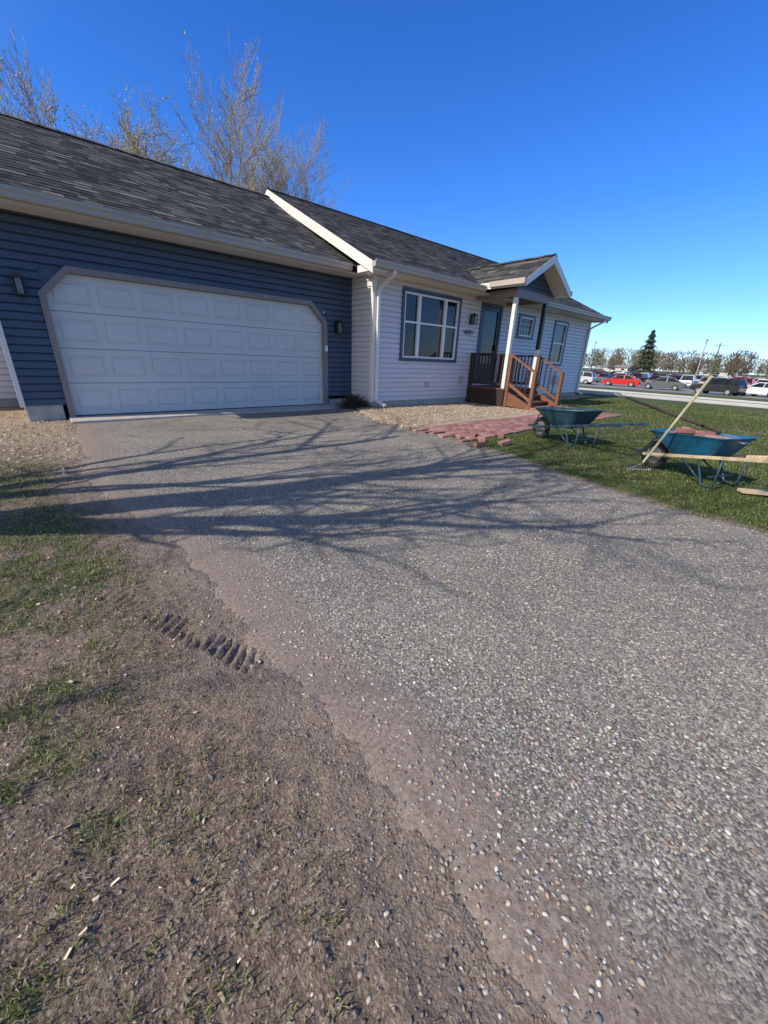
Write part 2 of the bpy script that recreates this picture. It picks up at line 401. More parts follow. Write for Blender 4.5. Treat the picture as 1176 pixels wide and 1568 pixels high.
tx=rng.uniform(-1.3,.55,22000); ty=rng.uniform(-.6,6.2,22000)
prob=leftgreen(tx,ty)*.62+.045*ss(.08,.3,-sd_drive(tx,ty))
k=rng.random(len(tx))<prob; tx,ty=tx[k],ty[k]
per=rng.integers(4,16,len(tx)); ii=np.repeat(np.arange(len(tx)),per)
px=tx[ii]+rng.normal(0,.015,len(ii)); py=ty[ii]+rng.normal(0,.015,len(ii))
H=.012+.034*rng.random(len(ii))*rng.random(len(tx))[ii]+.007
cc=greens[rng.integers(0,4,len(ii))]*(.75+.5*rng.random((len(ii),1)))
dead=rng.random(len(ii))<.34; cc[dead]=tans[rng.integers(0,5,dead.sum())]
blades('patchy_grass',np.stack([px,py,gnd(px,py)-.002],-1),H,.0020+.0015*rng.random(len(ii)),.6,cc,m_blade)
n=130000; px=rng.uniform(-1.3,.7,n); py=-.6+7.1*rng.random(n)**1.2; d=-sd_drive(px,py)
k=(rng.random(n)<ss(-.08,.4,d)*.9+.05)&(d>-.15)&(rng.random(n)<.3+.7*ss(.35,.6,fbm(px*4,py*4,3,61))); px,py,d=px[k],py[k],d[k]; n=len(px)
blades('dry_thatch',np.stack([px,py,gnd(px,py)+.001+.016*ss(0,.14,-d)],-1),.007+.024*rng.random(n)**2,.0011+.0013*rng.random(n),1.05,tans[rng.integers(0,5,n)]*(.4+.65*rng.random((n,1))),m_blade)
n=240000; px=4+13*rng.random(n)**1.5; py=rng.uniform(-2.2,7,n)
s=sd_drive(px,py); inpath=(py>3.5)&(py<4.95)&(px<9.9)
k=(s<.03)&(sd_bed(px,py)<.02)&~inpath&~((py>4.9)&(px<12)); 
k&=(rng.random(n)<ss(.04,-.30,s)*.85+.12); px,py=px[k],py[k]; n=len(px)
d=np.hypot(px,py)
k=rng.random(n)<.28+.9*ss(.3,.6,fbm(px*1.8,py*1.8,3,71)); px,py,d=px[k],py[k],d[k]; n=len(px)
cc=greens[rng.integers(0,5,n)]*(.52+.45*rng.random((n,1)))*np.array([.82,.92,.8])*(.75+.5*fbm(px*.8,py*.8,3,73))[:,None]; dead=rng.random(n)<.08+.30*ss(.5,.7,fbm(px*2.3,py*2.3,3,75)); cc[dead]=tans[rng.integers(0,5,dead.sum())]*.75
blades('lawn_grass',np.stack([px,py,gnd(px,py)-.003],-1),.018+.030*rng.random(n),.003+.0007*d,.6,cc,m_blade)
def chips(name,P,size,cols,mat):
    n=len(P); th=rng.random(n)*6.283; a=rng.normal(0,.35,n); b_=rng.normal(0,.35,n)
    u=np.stack([np.cos(th),np.sin(th),a],-1)*size[:,None]; w=np.stack([-np.sin(th),np.cos(th),b_],-1)*(size*(.25+.3*rng.random(n)))[:,None]
    V=np.stack([P-u-w,P+u-w*.7,P+u*.8+w,P-u*.9+w],1); F=np.array([[0,1,2,3]])+4*np.arange(n)[:,None]
    trimesh(name,V.reshape(-1,3),F,[mat],np.repeat(cols,4,0))
n=30000; px=4.6+12.8*rng.random(n)**1.5; py=rng.uniform(4.0,7.5,n); sb=sd_bed(px,py); k=(rng.random(n)<ss(-.45,.05,sb)**1.5)&~((py<5.0)&(px>5.3)); px,py,sb=px[k],py[k],sb[k]; n=len(px)
mc=np.array([(.56,.44,.30),(.44,.33,.22),(.64,.53,.39),(.33,.24,.16),(.50,.37,.25)])
chips('wood_chips',np.stack([px,py,base(px,py)+.010+.020*ss(-.05,.05,sb)+.008*rng.random(n)],-1),.006+.014*rng.random(n),mc[rng.integers(0,5,n)]*(.75+.4*rng.random((n,1))),m_chip)
n=9000; px=rng.uniform(-3,.35,n); py=rng.uniform(4.3,9.5,n); k=(sd_drive(px,py)<0)&(rng.random(n)<.2+.8*ss(4.5,5.6,py)); px,py=px[k],py[k]; n=len(px)
chips('dry_leaf_litter',np.stack([px,py,gnd(px,py)+.004+.008*rng.random(n)],-1),.005+.013*rng.random(n),mc[rng.integers(0,5,n)]*(.7+.5*rng.random((n,1))),m_chip)
n=2600; px=rng.uniform(-1,.5,n); py=rng.uniform(-.3,4.5,n); k=(sd_drive(px,py)<0)&(rng.random(n)<.15+ss(.1,.6,-sd_drive(px,py))); px,py=px[k],py[k]; n=len(px)
chips('fallen_leaves',np.stack([px,py,gnd(px,py)+.005+.004*rng.random(n)],-1),.002+.008*rng.random(n)**3,tans[rng.integers(0,5,n)]*(.8+.7*rng.random((n,1))),m_chip)

# ------------------------------------------------------------------ HOUSE
house=empty('ranch_house',(8,11,0))
GY=8.33; GX0=-.21; HX0=6.12; HX1=17.25; HY=7.53; RY=11.47; BY=15.41; WT=2.84
def siding(b,O,U,Nn,length,z0,z1,openings,exp=.112,m=0):
    O=Vector(O);U=Vector(U);Nn=Vector(Nn)
    z=z0
    def off(t):
        return .024-.010*t/.72 if t<.72 else .014-.018*(t-.72)/.28
    while z<z1-1e-6:
        zt=min(z+exp,z1)
        cuts=sorted(set([z,zt]+([z+.72*exp] if z+.72*exp<zt else [])+[q for o in openings for q in (o[2],o[3]) if z<q<zt]))
        for a,c in zip(cuts[:-1],cuts[1:]):
            mid=(a+c)/2; iv=[(0,length)]
            for o in openings:
                if o[2]<mid<o[3]:
                    niv=[]
                    for p,q in iv:
                        if o[1]<=p or o[0]>=q: niv.append((p,q)); continue
                        if o[0]>p: niv.append((p,o[0]))
                        if o[1]<q: niv.append((o[1],q))
                    iv=niv
            oa=off((a-z)/exp); oc=off((c-z)/exp)
            for p,q in iv:
                P=lambda t,zz,o:(O+U*t+Nn*o)+Vector((0,0,zz))
                b.face([P(p,a,oa),P(q,a,oa),P(q,c,oc),P(p,c,oc)],m)
                if a==z: b.face([P(p,a,-.006),P(q,a,-.006),P(q,a,oa),P(p,a,oa)],m)
        z=zt
FD=.24
DX0,DX1,DZ=.42,5.30,2.17
b=B(); siding(b,(GX0,GY,0),(1,0,0),(0,-1,0),HX0-GX0,FD,WT,[(DX0-.02-GX0,DX1+.02-GX0,0,DZ+.02)])
ch=.34
for sx,xx in ((1,DX0-.02),(-1,DX1+.02)):
    z1=DZ+.02
    tri=[(xx,GY-.006,z1-ch),(xx+sx*ch,GY-.006,z1),(xx,GY-.006,z1)]
    b.face(tri if sx<0 else tri[::-1]);
b.obj('garage_front_siding',[m_blue],house)
b=B(); siding(b,(GX0,BY,0),(0,-1,0),(-1,0,0),BY-GY,FD,WT,[])
b.face([(GX0-.004,GY,WT),(GX0-.004,RY,4.75),(GX0-.004,BY,WT)])
siding(b,(HX0,GY,0),(0,-1,0),(-1,0,0),GY-HY,.16,WT,[])
b.face([(HX0-.004,HY,WT),(HX0-.004,RY,4.95),(HX0-.004,BY,WT)])
b.face([(HX1+.004,HY,WT),(HX1+.004,BY,WT),(HX1+.004,RY,4.95)])
siding(b,(HX1,HY,0),(0,1,0),(1,0,0),BY-HY,.16,WT,[])
W1=(6.98,9.12,1.12,2.70); D1=(10.10,11.04,.55,2.68); W2=(12.05,13.0,1.93,2.62); W3=(14.4,15.38,1.16,2.64)
ops=[(a-HX0,c-HX0,z0,z1) for a,c,z0,z1 in (W1,D1,W2,W3)]
siding(b,(HX0,HY,0),(1,0,0),(0,-1,0),HX1-HX0,.16,WT,ops)
siding(b,(HX1,BY,0),(-1,0,0),(0,1,0),HX1-GX0,.16,WT,[])
siding(b,(-3.4,10.6,0),(1,0,0),(0,-1,0),3.4+GX0,.15,2.5,[])
siding(b,(-3.4,BY,0),(0,-1,0),(-1,0,0),BY-10.6,.15,2.4,[])
b.obj('white_siding',[m_white],house)
b=B()
b.box(GX0+.03,DX0-.14,GY-.005,GY+.2,-.3,FD); b.box(DX1+.14,HX0-.01,GY-.005,GY+.2,-.3,.16)
b.box(GX0+.01,GX0+.2,GY+.21,BY,-.3,FD); b.box(HX0+.012,HX1-.012,HY+.012,HY+.2,-.3,.158)
b.box(HX1-.2,HX1-.012,HY+.21,BY-.01,-.3,.158); b.box(HX0+.012,HX0+.2,HY+.21,GY,-.3,.158)
b.box(-3.38,GX0-.01,10.62,10.8,-.3,.15)
b.box(DX0-.1,DX1+.25,GY-.52,GY+.15,-.2,.035)
b.obj('concrete_foundation',[m_conc],house,bevel=.008)
b=B(); 
b.face([(-3.7,10.3,2.45),(GX0,10.3,2.75),(GX0,BY,2.75),(-3.7,BY,2.45)])
b.obj('lean_to_roof',[m_shingle],house)
b=B()
b.box(GX0-.028,GX0+.035,GY-.03,GY+.0,.0+FD-.02,WT); b.box(GX0-.028,GX0-.006,GY+.001,GY+.09,FD-.02,WT)
b.box(HX0-.028,HX0+.07,HY-.03,HY+.0,.14,WT); b.box(HX0-.028,HX0-.004,HY+.001,HY+.07,.14,WT)
b.box(HX1-.07,HX1+.028,HY-.03,HY+.0,.14,WT)
b.obj('corner_trim',[m_trimw],house,bevel=.003)
b=B()
rows,cols=4,8; dw=(DX1-DX0)/cols; dh=(DZ-.035)/rows; yd=GY+.06
for r_ in range(rows):
    for c_ in range(cols):
        x0=DX0+c_*dw; x1=x0+dw; z0=.035+r_*dh+(.004); z1=.035+(r_+1)*dh-.004
        a0,a1,c0,c1=x0+.055,x1-.055,z0+.10,z1-.10
        def q(l,y): return [(l[0],y,l[2]),(l[1],y,l[2]),(l[1],y,l[3]),(l[0],y,l[3])]
        R=[q((x0,x1,z0,z1),yd),q((a0,a1,c0,c1),yd),q((a0+.010,a1-.010,c0+.010,c1-.010),yd+.015),q((a0+.024,a1-.024,c0+.024,c1-.024),yd+.015),q((a0+.05,a1-.05,c0+.05,c1-.05),yd+.002)]
        b.loft(R,0,False,True)
    b.face([(DX0,yd,z0),(DX1,yd,z0),(DX1,yd+.02,z0-.006),(DX0,yd+.02,z0-.006)])
b.face([(DX0,yd+.03,0),(DX1,yd+.03,0),(DX1,yd+.03,DZ),(DX0,yd+.03,DZ)],1)
b.box(DX0,DX1,yd-.004,yd+.02,.034,.052,1)
b.obj('garage_door',[m_door,m_dark],house)
b=B(); t=.085; yo=GY-.045; yi=GY+.058
pts=[(DX0,.035),(DX0,DZ-ch),(DX0+ch,DZ),(DX1-ch,DZ),(DX1,DZ-ch),(DX1,.035)]
k_=t*math.tan(math.radians(22.5))
out=[(DX0-t,.035),(DX0-t,DZ-ch+k_),(DX0+ch-k_,DZ+t),(DX1-ch+k_,DZ+t),(DX1+t,DZ-ch+k_),(DX1+t,.035)]
for i in range(5):
    p0,p1,o0,o1=pts[i],pts[i+1],out[i],out[i+1]
    A=[(p0[0],yo,p0[1]),(o0[0],yo,o0[1]),(o0[0],yi,o0[1]),(p0[0],yi,p0[1])]; Bq=[(p1[0],yo,p1[1]),(o1[0],yo,o1[1]),(o1[0],yi,o1[1]),(p1[0],yi,p1[1])]
    b.loft([A,Bq],0,i==0,i==4)
b.obj('garage_door_trim',[m_trimgrey],house)
b=B(); b.box(DX1+.015,DX1+.07,GY-.075,GY-.046,1.25,1.37); b.obj('door_keypad',[m_vinyl],house,bevel=.005)

def roofplane(b,O,U,S,length,slen,exp=.14,under=.14):
    O=Vector(O);U=Vector(U).normalized();S=Vector(S).normalized();Nn=U.cross(S).normalized()
    if Nn.z<0: Nn=-Nn
    n=int(math.ceil(slen/exp))
    for k in range(n):
        s0=k*exp; s1=min((k+1)*exp,slen); t=-random.random()*.2
        while t<length:
            w=random.choice((.11,.15,.19,.26,.33))*random.uniform(.8,1.2); a=max(0,t); c=min(length,t+w); t+=w
            if c<=a+.002: continue
            lift=.006+random.choice((0,.005))+random.random()*.001; r=random.random()
            if lift<.009: r*=.6
            p=lambda tt,ss_,l: O+U*tt+S*ss_+Nn*l
            b.face([p(a,s0,lift),p(c,s0,lift),p(c,s1,.002),p(a,s1,.002)],0,r)
            b.face([p(a,s0,-.002),p(c,s0,-.002),p(c,s0,lift),p(a,s0,lift)],0,r*.7)
    q=lambda tt,ss_,l: O+U*tt+S*ss_+Nn*l
    b.face([q(0,0,-.02),q(length,0,-.02),q(length,slen,-.02),q(0,slen,-.02)],0,.2)
def slope(y0,z0,y1,z1): v=Vector((0,y1-y0,z1-z0)); return v,v.length
b=B()
GE=7.80; S,sl=slope(GE,2.97,RY,4.97); roofplane(b,(-.62,GE,2.97),(1,0,0),S,HX0+.62,sl)
b.face([(-.62,2*RY-GE,2.97),(HX0,2*RY-GE,2.97),(HX0,RY,4.97),(-.62,RY,4.97)],0,.4)
t=-.62
while t<5.7:
    r=random.random(); z=4.99
    for sg in (-1,1): b.face([(t,RY,z+.012),(t+.2,RY,z),(t+.2,RY+sg*.13,z-.065),(t,RY+sg*.13,z-.053)],0,r)
    t+=.14
b.obj('garage_roof',[m_shingle],house,rnd=True)
b=B()
HE=7.03; HR=5.13; HX_L=5.69; HX_R=17.62
S,sl=slope(HE,2.97,RY,HR); roofplane(b,(HX_L,HE,2.97),(1,0,0),S,HX_R-HX_L,sl)
b.face([(HX_L,2*RY-HE,2.97),(HX_R,2*RY-HE,2.97),(HX_R,RY,HR),(HX_L,RY,HR)],0,.4)
t=HX_L
while t<HX_R-.1:
    r=random.random(); z=HR+.02
    for sg in (-1,1): b.face([(t,RY,z+.012),(t+.2,RY,z),(t+.2,RY+sg*.13,z-.06),(t,RY+sg*.13,z-.048)],0,r)
    t+=.14
b.obj('house_roof',[m_shingle],house,rnd=True)
b=B()
def rake(xa,xb,y0,z0,y1,z1,h=.2):
    for sg in (1,-1):
        yy0=y0 if sg>0 else 2*RY-y0
        A=[(xa,yy0,z0-.01),(xb,yy0,z0-.01),(xb,yy0,z0-h),(xa,yy0,z0-h)]; C_=[(xa,y1,z1-.01),(xb,y1,z1-.01),(xb,y1,z1-h),(xa,y1,z1-h)]
        b.loft([A,C_],0,True,True)
rake(HX_L-.02,HX_L+.012,HE,2.965,RY,HR,.22)
rake(HX_R-.012,HX_R+.02,HE,2.965,RY,HR,.2)
rake(-.64,-.61,GE,2.965,RY,4.97,.2)
def sof(x0,x1,y0,z0,y1,z1,d=.17):
    for sg in (1,-1):
        yy=y0 if sg>0 else 2*RY-y0
        b.face([(x0,yy,z0-d),(x1,yy,z0-d),(x1,y1,z1-d),(x0,y1,z1-d)])
sof(HX_L+.013,HX0,HE,2.97,RY,HR); sof(HX1,HX_R-.013,HE,2.97,RY,HR); sof(-.60,GX0,GE,2.97,RY,4.97)
b.box(HX0-.03,HX1+.03,HE+.02,HY+.02,WT-.0,WT+.02); b.box(-.6,HX0,GE+.02,GY+.02,WT,WT+.02)
b.box(HX_L+.013,HX0-.031,HE+.02,HY+.05,WT-.03,2.94)
b.box(HX1+.031,HX_R-.013,HE+.02,HY+.05,WT-.03,2.94)
b.obj('rake_boards_and_soffits',[m_trimw],house)
b=B()
def gutter(x0,x1,y):
    prof=[(y+.012,2.855),(y-.075,2.855),(y-.095,2.875),(y-.095,2.92),(y-.115,2.945),(y-.115,2.985),(y-.103,2.985),(y-.103,2.95),(y+.012,2.95)]
    b.loft([[(x0,p,z) for p,z in prof],[(x1,p,z) for p,z in prof]],0,True,True)
gutter(-.63,HX_L-.025,GE); gutter(HX_L-.02,9.40,HE); gutter(11.74,HX_R,HE)
b.obj('gutters',[m_gutter],house)
b=B()
def spout(x,yg,yw,zb,kick=(0,-.25)):
    b.beam((x,yg,2.87),(x,yg,2.79),.075,.055,0,(0,1,0)); b.beam((x,yg,2.80),(x,yw,2.55),.075,.055,0); b.beam((x,yw,2.57),(x,yw,zb),.075,.055,0,(0,1,0))
    b.beam((x,yw,zb+.02),(x+kick[0],yw+kick[1],zb-.09),.08,.06,0)
spout(HX0+.10,HE-.05,HY-.07,.18,(.05,-.28)); spout(HX1-.10,HE-.05,HY-.07,.18)
b.obj('downspouts',[m_trimw],house,bevel=.006)

def window(w,panes,hbar=None):
    x0,x1,z0,z1=w; y=HY; b=B(); c=.075
    def frame(x0,x1,z0,z1,t,ya,yb,m):
        b.box(x0,x1,ya,yb,z1-t,z1,m); b.box(x0,x1,ya,yb,z0,z0+t,m); b.box(x0,x0+t,ya,yb,z0+t,z1-t,m); b.box(x1-t,x1,ya,yb,z0+t,z1-t,m)
    frame(x0-.012,x1+.012,z0-.012,z1+.012,c,y-.05,y+.06,0)
    X0,X1,Z0,Z1=x0+c-.01,x1-c+.01,z0+c-.01,z1-c+.01
    xx=X0
    for k,wf in enumerate(panes):
        xe=xx+(X1-X0)*wf
        frame(xx+.002,xe-.002,Z0,Z1,.042,y-.034,y+.055,1)
        if hbar is not None:
            zb=Z0+(Z1-Z0)*hbar; b.box(xx+.044,xe-.044,y-.026,y+.05,zb-.020,zb+.020,1)
        b.face([(xx+.03,y+.02,Z0+.03),(xe-.03,y+.02,Z0+.03),(xe-.03,y+.02,Z1-.03),(xx+.03,y+.02,Z1-.03)],2)
        xx=xe
    return b
b=window(W1,[.26,.48,.26],.56)
b.obj('front_picture_window',[m_navy,m_vinyl,m_glass],house)
b=window(W2,[1.0],None)
x0,x1,z0,z1=W2
for i in range(1,4): xm=x0+.1+(x1-x0-.2)*i/4; b.box(xm-.007,xm+.007,HY+.005,HY+.018,z0+.1,z1-.1,1)
for i in range(1,3): zm=z0+.1+(z1-z0-.2)*i/3; b.box(x0+.1,x1-.1,HY+.003,HY+.017,zm-.006,zm+.006,1)
b.obj('small_window',[m_navy,m_vinyl,m_glass],house)
b=window(W3,[1.0],.5); b.obj('bedroom_window',[m_navy,m_vinyl,m_glass],house)
x0,x1,z0,z1=D1; b=B()
def fr(x0,x1,z0,z1,t,ya,yb,m):
    b.box(x0,x1,ya,yb,z1-t,z1,m); b.box(x0,x1,ya,yb,z0,z0+t,m); b.box(x0,x0+t,ya,yb,z0+t,z1-t,m); b.box(x1-t,x1,ya,yb,z0+t,z1-t,m)
fr(x0-.05,x1+.05,z0,z1+.05,.07,HY-.045,HY+.06,0); fr(x0+.025,x1-.025,z0+.03,z1-.03,.10,HY-.02,HY+.05,1)
b.box(x0+.125,x1-.125,HY,HY+.03,z0+.13,z0+.55,1)
b.face([(x0+.12,HY+.01,z0+.55),(x1-.12,HY+.01,z0+.55),(x1-.12,HY+.01,z1-.12),(x0+.12,HY+.01,z1-.12)],2)
b.box(x1-.11,x1-.08,HY-.06,HY-.021,z0+.95,z0+1.1,1)
b.obj('entry_door',[m_navy,m_black,m_glass],house)
PX0,PX1,PY=9.83,11.32,6.30; dk=.50
b=B()
n_=9
for i in range(n_): 
    y0=PY-.08+i*(HY-PY+.06)/n_; b.box(PX0-.06,PX1+.06,y0,y0+.13,dk-.035,dk,0)
b.obj('porch_deck',[m_deckw],house,bevel=.004)
b=B()
b.box(PX0-.05,PX0-.01,PY-.02,HY-.03,.03,dk-.037,0); b.box(PX1+.01,PX1+.05,PY-.02,HY-.03,.03,dk-.037,0); b.box(PX0-.05,PX1+.05,PY-.06,PY-.025,.03,dk-.037,0)
for xr in (PX0,PX1):
    b.beam((xr,PY+.05,dk+.88),(xr,HY-.03,dk+.88),.09,.04,0); b.beam((xr,PY+.05,dk+.10),(xr,HY-.03,dk+.10),.05,.06,0)
    b.box(xr-.045,xr+.045,HY-.12,HY-.032,dk,dk+.86,0)
    k=PY+.13
    while k<HY-.14: b.box(xr-.017,xr+.017,k-.017,k+.017,dk+.1,dk+.86,0); k+=.115
b.obj('porch_railing',[m_brownwood],house,bevel=.003)
b=B()
nst=3; run=.27; y0=PY-.07
for i in range(nst-1):
    zt=dk*(nst-1-i)/nst; ya=y0-run*(i+1)
    b.box(PX0+.04,PX1-.04,ya-.02,ya+run*.48,zt-.035,zt,0); b.box(PX0+.04,PX1-.04,ya+run*.5,ya+run-.005,zt-.035,zt,0)
    b.box(PX0+.045,PX1-.045,ya+run-.03,ya+run-.008,zt,zt+dk/nst-.037,1)
b.box(PX0+.045,PX1-.045,y0-run*(nst-1)+.0,y0-run*(nst-1)+.02,.01,dk/nst-.037,1)
ye=y0-run*(nst-1)-.2
for xr in (PX0+.01,PX1-.01):
    pl=[(y0,dk-.04),(y0,.05),(ye+.05,.02),(ye-.02,.02),(ye-.02,.14)]
    A=[(xr-.02,y,z) for y,z in pl]; C_=[(xr+.02,y,z) for y,z in pl]
    b.loft([A,C_],0,True,True)
    b.box(xr-.045,xr+.045,ye-.02-.09,ye-.022,.02,.97,0)
    b.beam((xr,y0-.02,dk+.88),(xr,ye-.1,.93),.1,.04,0); b.beam((xr,y0-.02,dk+.16),(xr,ye-.03,.24),.05,.07,0)
    for k in range(1,5):
        f=k/5; yy=y0-.02+(ye+.02-y0)*f; zz0=dk+.18+(.25-dk-.18)*f; zz1=dk+.86+(.93-dk-.88)*f
        b.box(xr-.015,xr+.015,yy-.015,yy+.015,zz0,zz1,1)
    b.box(xr-.045,xr+.045,PY-.165,PY-.085,.02,dk+.86,0)
b.obj('porch_steps',[m_cedar,m_brownwood],house,bevel=.004)
b=B()
b.box(PX0-.05,PX0+.05,PY-.05,PY+.05,dk,2.73,0)
b.box(PX1-.05,PX1+.05,PY-.05,PY+.05,dk,1.55,0); b.box(PX1-.05,PX1+.05,PY-.05,PY+.05,1.552,2.73,1)
b.box(PX0-.07,PX1+.07,PY-.06,PY+.06,2.732,2.93,2); b.box(PX0-.05,PX0+.05,PY+.062,HY-.02,2.75,2.93,2); b.box(PX1-.05,PX1+.05,PY+.062,HY-.02,2.75,2.93,2)
b.obj('porch_posts_and_beam',[m_trimw,m_black,m_trimgrey],house,bevel=.004)
b=B(); RXc=(PX0+PX1)/2; RZ=3.72; EZ=3.07; PF=5.83; EX0=RXc-1.13; EX1=RXc+1.13
S=Vector((1.13,0,RZ-EZ)); roofplane(b,(EX0,8.8,EZ),(0,-1,0),S,8.8-PF,S.length)
S=Vector((-1.13,0,RZ-EZ)); roofplane(b,(EX1,PF,EZ),(0,1,0),S,8.8-PF,S.length)
t=PF
while t<8.7:
    r=random.random(); z=RZ+.02
    for sg in (-1,1): b.face([(RXc,t,z+.012),(RXc,t+.2,z),(RXc+sg*.13,t+.2,z-.065),(RXc+sg*.13,t,z-.053)],0,r)
    t+=.14
b.obj('porch_roof',[m_shingle],house,rnd=True)
b=B()
for sg,ex in ((-1,EX0),(1,EX1)):
    A=[(ex,PF-.01,EZ-.008),(ex,PF+.022,EZ-.008),(ex,PF+.022,EZ-.17),(ex,PF-.01,EZ-.17)]
    C_=[(RXc,PF-.01,RZ-.008),(RXc,PF+.022,RZ-.008),(RXc,PF+.022,RZ-.19),(RXc,PF-.01,RZ-.19)]
    b.loft([A,C_],0,True,False)
    b.face([(ex,PF+.023,EZ-.12),(RXc,PF+.023,RZ-.12),(RXc,HY,RZ-.12),(ex,HY,EZ-.12)],0)
    b.box(min(ex,ex+sg*.02),max(ex,ex+sg*.02),PF-.01,HY+.1,EZ-.16,EZ-.01,0)
    b.box(min(ex+sg*.022,ex+sg*.11),max(ex+sg*.022,ex+sg*.11),PF-.01,HE-.2 ,EZ-.13,EZ-.01,1)
b.box(PX0+.05,PX1-.05,PY+.07,HY-.01,2.925,2.94,0)
b.obj('porch_fascia_and_soffit',[m_trimw,m_gutter],house)
b=B()
b.face([(PX0-.35,PY-.03,2.931),(PX1+.35,PY-.03,2.931),(RXc,PY-.03,RZ-.13)])
for i in range(7):
    z=2.935+i*.1; hw=(PX1-PX0)/2+.35; hw=hw*(1-(z-2.931)/(RZ-.13-2.931)); hw2=hw-(.1*(PX1-PX0+.7)/2/(RZ-.13-2.931))
    if hw2<0: break
    b.face([(RXc-hw,PY-.052,z),(RXc+hw,PY-.052,z),(RXc+hw2,PY-.034,z+.1),(RXc-hw2,PY-.034,z+.1)])
b.obj('porch_gable_siding',[m_blue],house)
m_lampg=simple('seeded_lamp_glass',(.16,.16,.15),.15,.2)
def sconce(x,y,z,name):
    b=B(); b.box(x-.06,x+.06,y-.045,y-.02,z-.12,z+.12,0)
    b.box(x-.012,x+.012,y-.1,y-.04,z+.07,z+.09,0)
    b.box(x-.075,x+.075,y-.20,y-.05,z+.09,z+.105,0); b.box(x-.07,x+.07,y-.195,y-.055,z-.13,z-.115,0)
    for dx in (-.062,.062):
        for dy in (-.188,-.062): b.box(x+dx-.009,x+dx+.009,y+dy-.009,y+dy+.009,z-.115,z+.09,0)
    b.box(x-.035,x+.035,y-.16,y-.09,z-.11,z+.085,1)
    b.loft([[(x-.075,y-.2,z+.106),(x+.075,y-.2,z+.106),(x+.075,y-.05,z+.106),(x-.075,y-.05,z+.106)],[(x-.02,y-.145,z+.15),(x+.02,y-.145,z+.15),(x+.02,y-.105,z+.15),(x-.02,y-.105,z+.15)]],0,False,True)
    b.obj(name,[m_black,m_lampg],house)
sconce(.14,GY,1.92,'wall_lantern'); sconce(5.66,GY,1.78,'wall_lantern'); sconce(9.62,HY,2.25,'wall_lantern')
cu=bpy.data.curves.new('house_number','FONT'); cu.body='4491'; cu.size=.18; cu.extrude=.006
to=bpy.data.objects.new('house_number',cu); COL.objects.link(to); to.rotation_euler=(math.pi/2,0,0); to.location=(9.36,HY-.036,1.86); cu.space_character=1.2
cu.materials.append(m_black); to.parent=house; to.matrix_parent_inverse=Matrix.Translation(-house.location)
b=B()
b.box(7.95,8.07,HY-.06,HY-.026,.46,.60,0); b.box(9.35,9.5,HY-.06,HY-.026,.55,.75,0); b.box(15.0,15.2,HY-.1,HY-.026,.5,.8,0); b.box(15.5,15.66,HY-.09,HY-.026,.45,.7,0)
b.obj('wall_utility_boxes',[m_gutter],house,bevel=.005)

b=B()
for i in range(900):
    a=random.random()*6.28; r_=abs(random.gauss(0,.16)); p=Vector((5.72+r_*math.cos(a)*1.2,7.72+r_*math.sin(a)*.8,.02)); h=.28*math.exp(-(r_/.25)**2)*random.uniform(.3,1.1)+.03
    d=Vector((random.gauss(0,.1),random.gauss(0,.1),h)); b.tube([p,p+d*.6,p+d+Vector((random.gauss(0,.04),random.gauss(0,.04),0))],[.005,.004,.002],3,0,False)
b.obj('dormant_shrub',[simple('shrub_twigs',(.05,.038,.025),.9,.4)])

# paver walkway
b=B(); m_brick=[simple('red_paver_%d'%i,c,.9,.25,20,.4,.004) for i,c in enumerate([(.29,.13,.105),(.36,.19,.155),(.25,.115,.095)])]
def bq(x,y,z,ang,tx=0,ty=0):
    M=Matrix.Translation((x,y,z))@Matrix.Rotation(ang,4,'Z')@Matrix.Rotation(tx,4,'X')@Matrix.Rotation(ty,4,'Y')
    b.box(-.098,.098,-.047,.047,-.03,.03,random.randrange(3),M)
y=3.66; row=0
while y<4.85:
    x=4.85+(row%2)*.1+random.choice((0,0,.2,.4))
    while x<11.3:
        wob=max(0,(5.5-x))*.06; zb=float(base(x,y))
        if random.random()>wob:
            bq(x+random.gauss(0,.003),y+random.gauss(0,.003),zb-.006+random.random()*.004,random.gauss(0,.012+wob),random.gauss(0,.010),random.gauss(0,.010))
        x+=.204
    y+=.1; row+=1
for i in range(5):
    x=random.gauss(5.1,.3); y=random.gauss(3.7,.3); bq(x,y,float(base(x,y))+.04,random.random()*3,random.gauss(0,.1),random.gauss(0,.1))
y=4.86
while y<5.5:
    x=9.9
    while x<11.3: bq(x,y,.045,random.gauss(0,.02)); x+=.204
    y+=.1
b.obj('paver_walkway',m_brick,bevel=.005)

# ------------------------------------------------------------------ wheelbarrows
def teal(name,c): return simple(name,c,.38,.2,7,.1,.002)
m_teal=teal('blue_teal_tub',(.012,.100,.185)); m_teal2=teal('dark_teal_tub',(.02,.06,.085))
m_dirty=simple('dirty_tub_interior',(.26,.26,.25),.7,.4,12,.2)
m_rubber=simple('tyre_rubber',(.02,.02,.02),.85,.3,20,.2)
m_steel=simple('painted_steel_frame',(.025,.055,.08),.4,.25,10,.05)
m_galv=simple('steel',(.35,.34,.32),.45,.2,20,.1,metal=.7)
def rrect(x0,x1,hw0,hw1,r,z0,z1,n=5):
    pts=[]
    for (cx,cy,a0) in ((x1-r,hw1-r,0),(x0+r,hw0-r,90),(x0+r,-hw0+r,180),(x1-r,-hw1+r,270)):
        for k in range(n):
            a=math.radians(a0+90*k/(n-1)); x=cx+r*math.cos(a); y=cy+r*math.sin(a); f=(x-x0)/(x1-x0); pts.append((x,y,z0+(z1-z0)*f))
    return pts
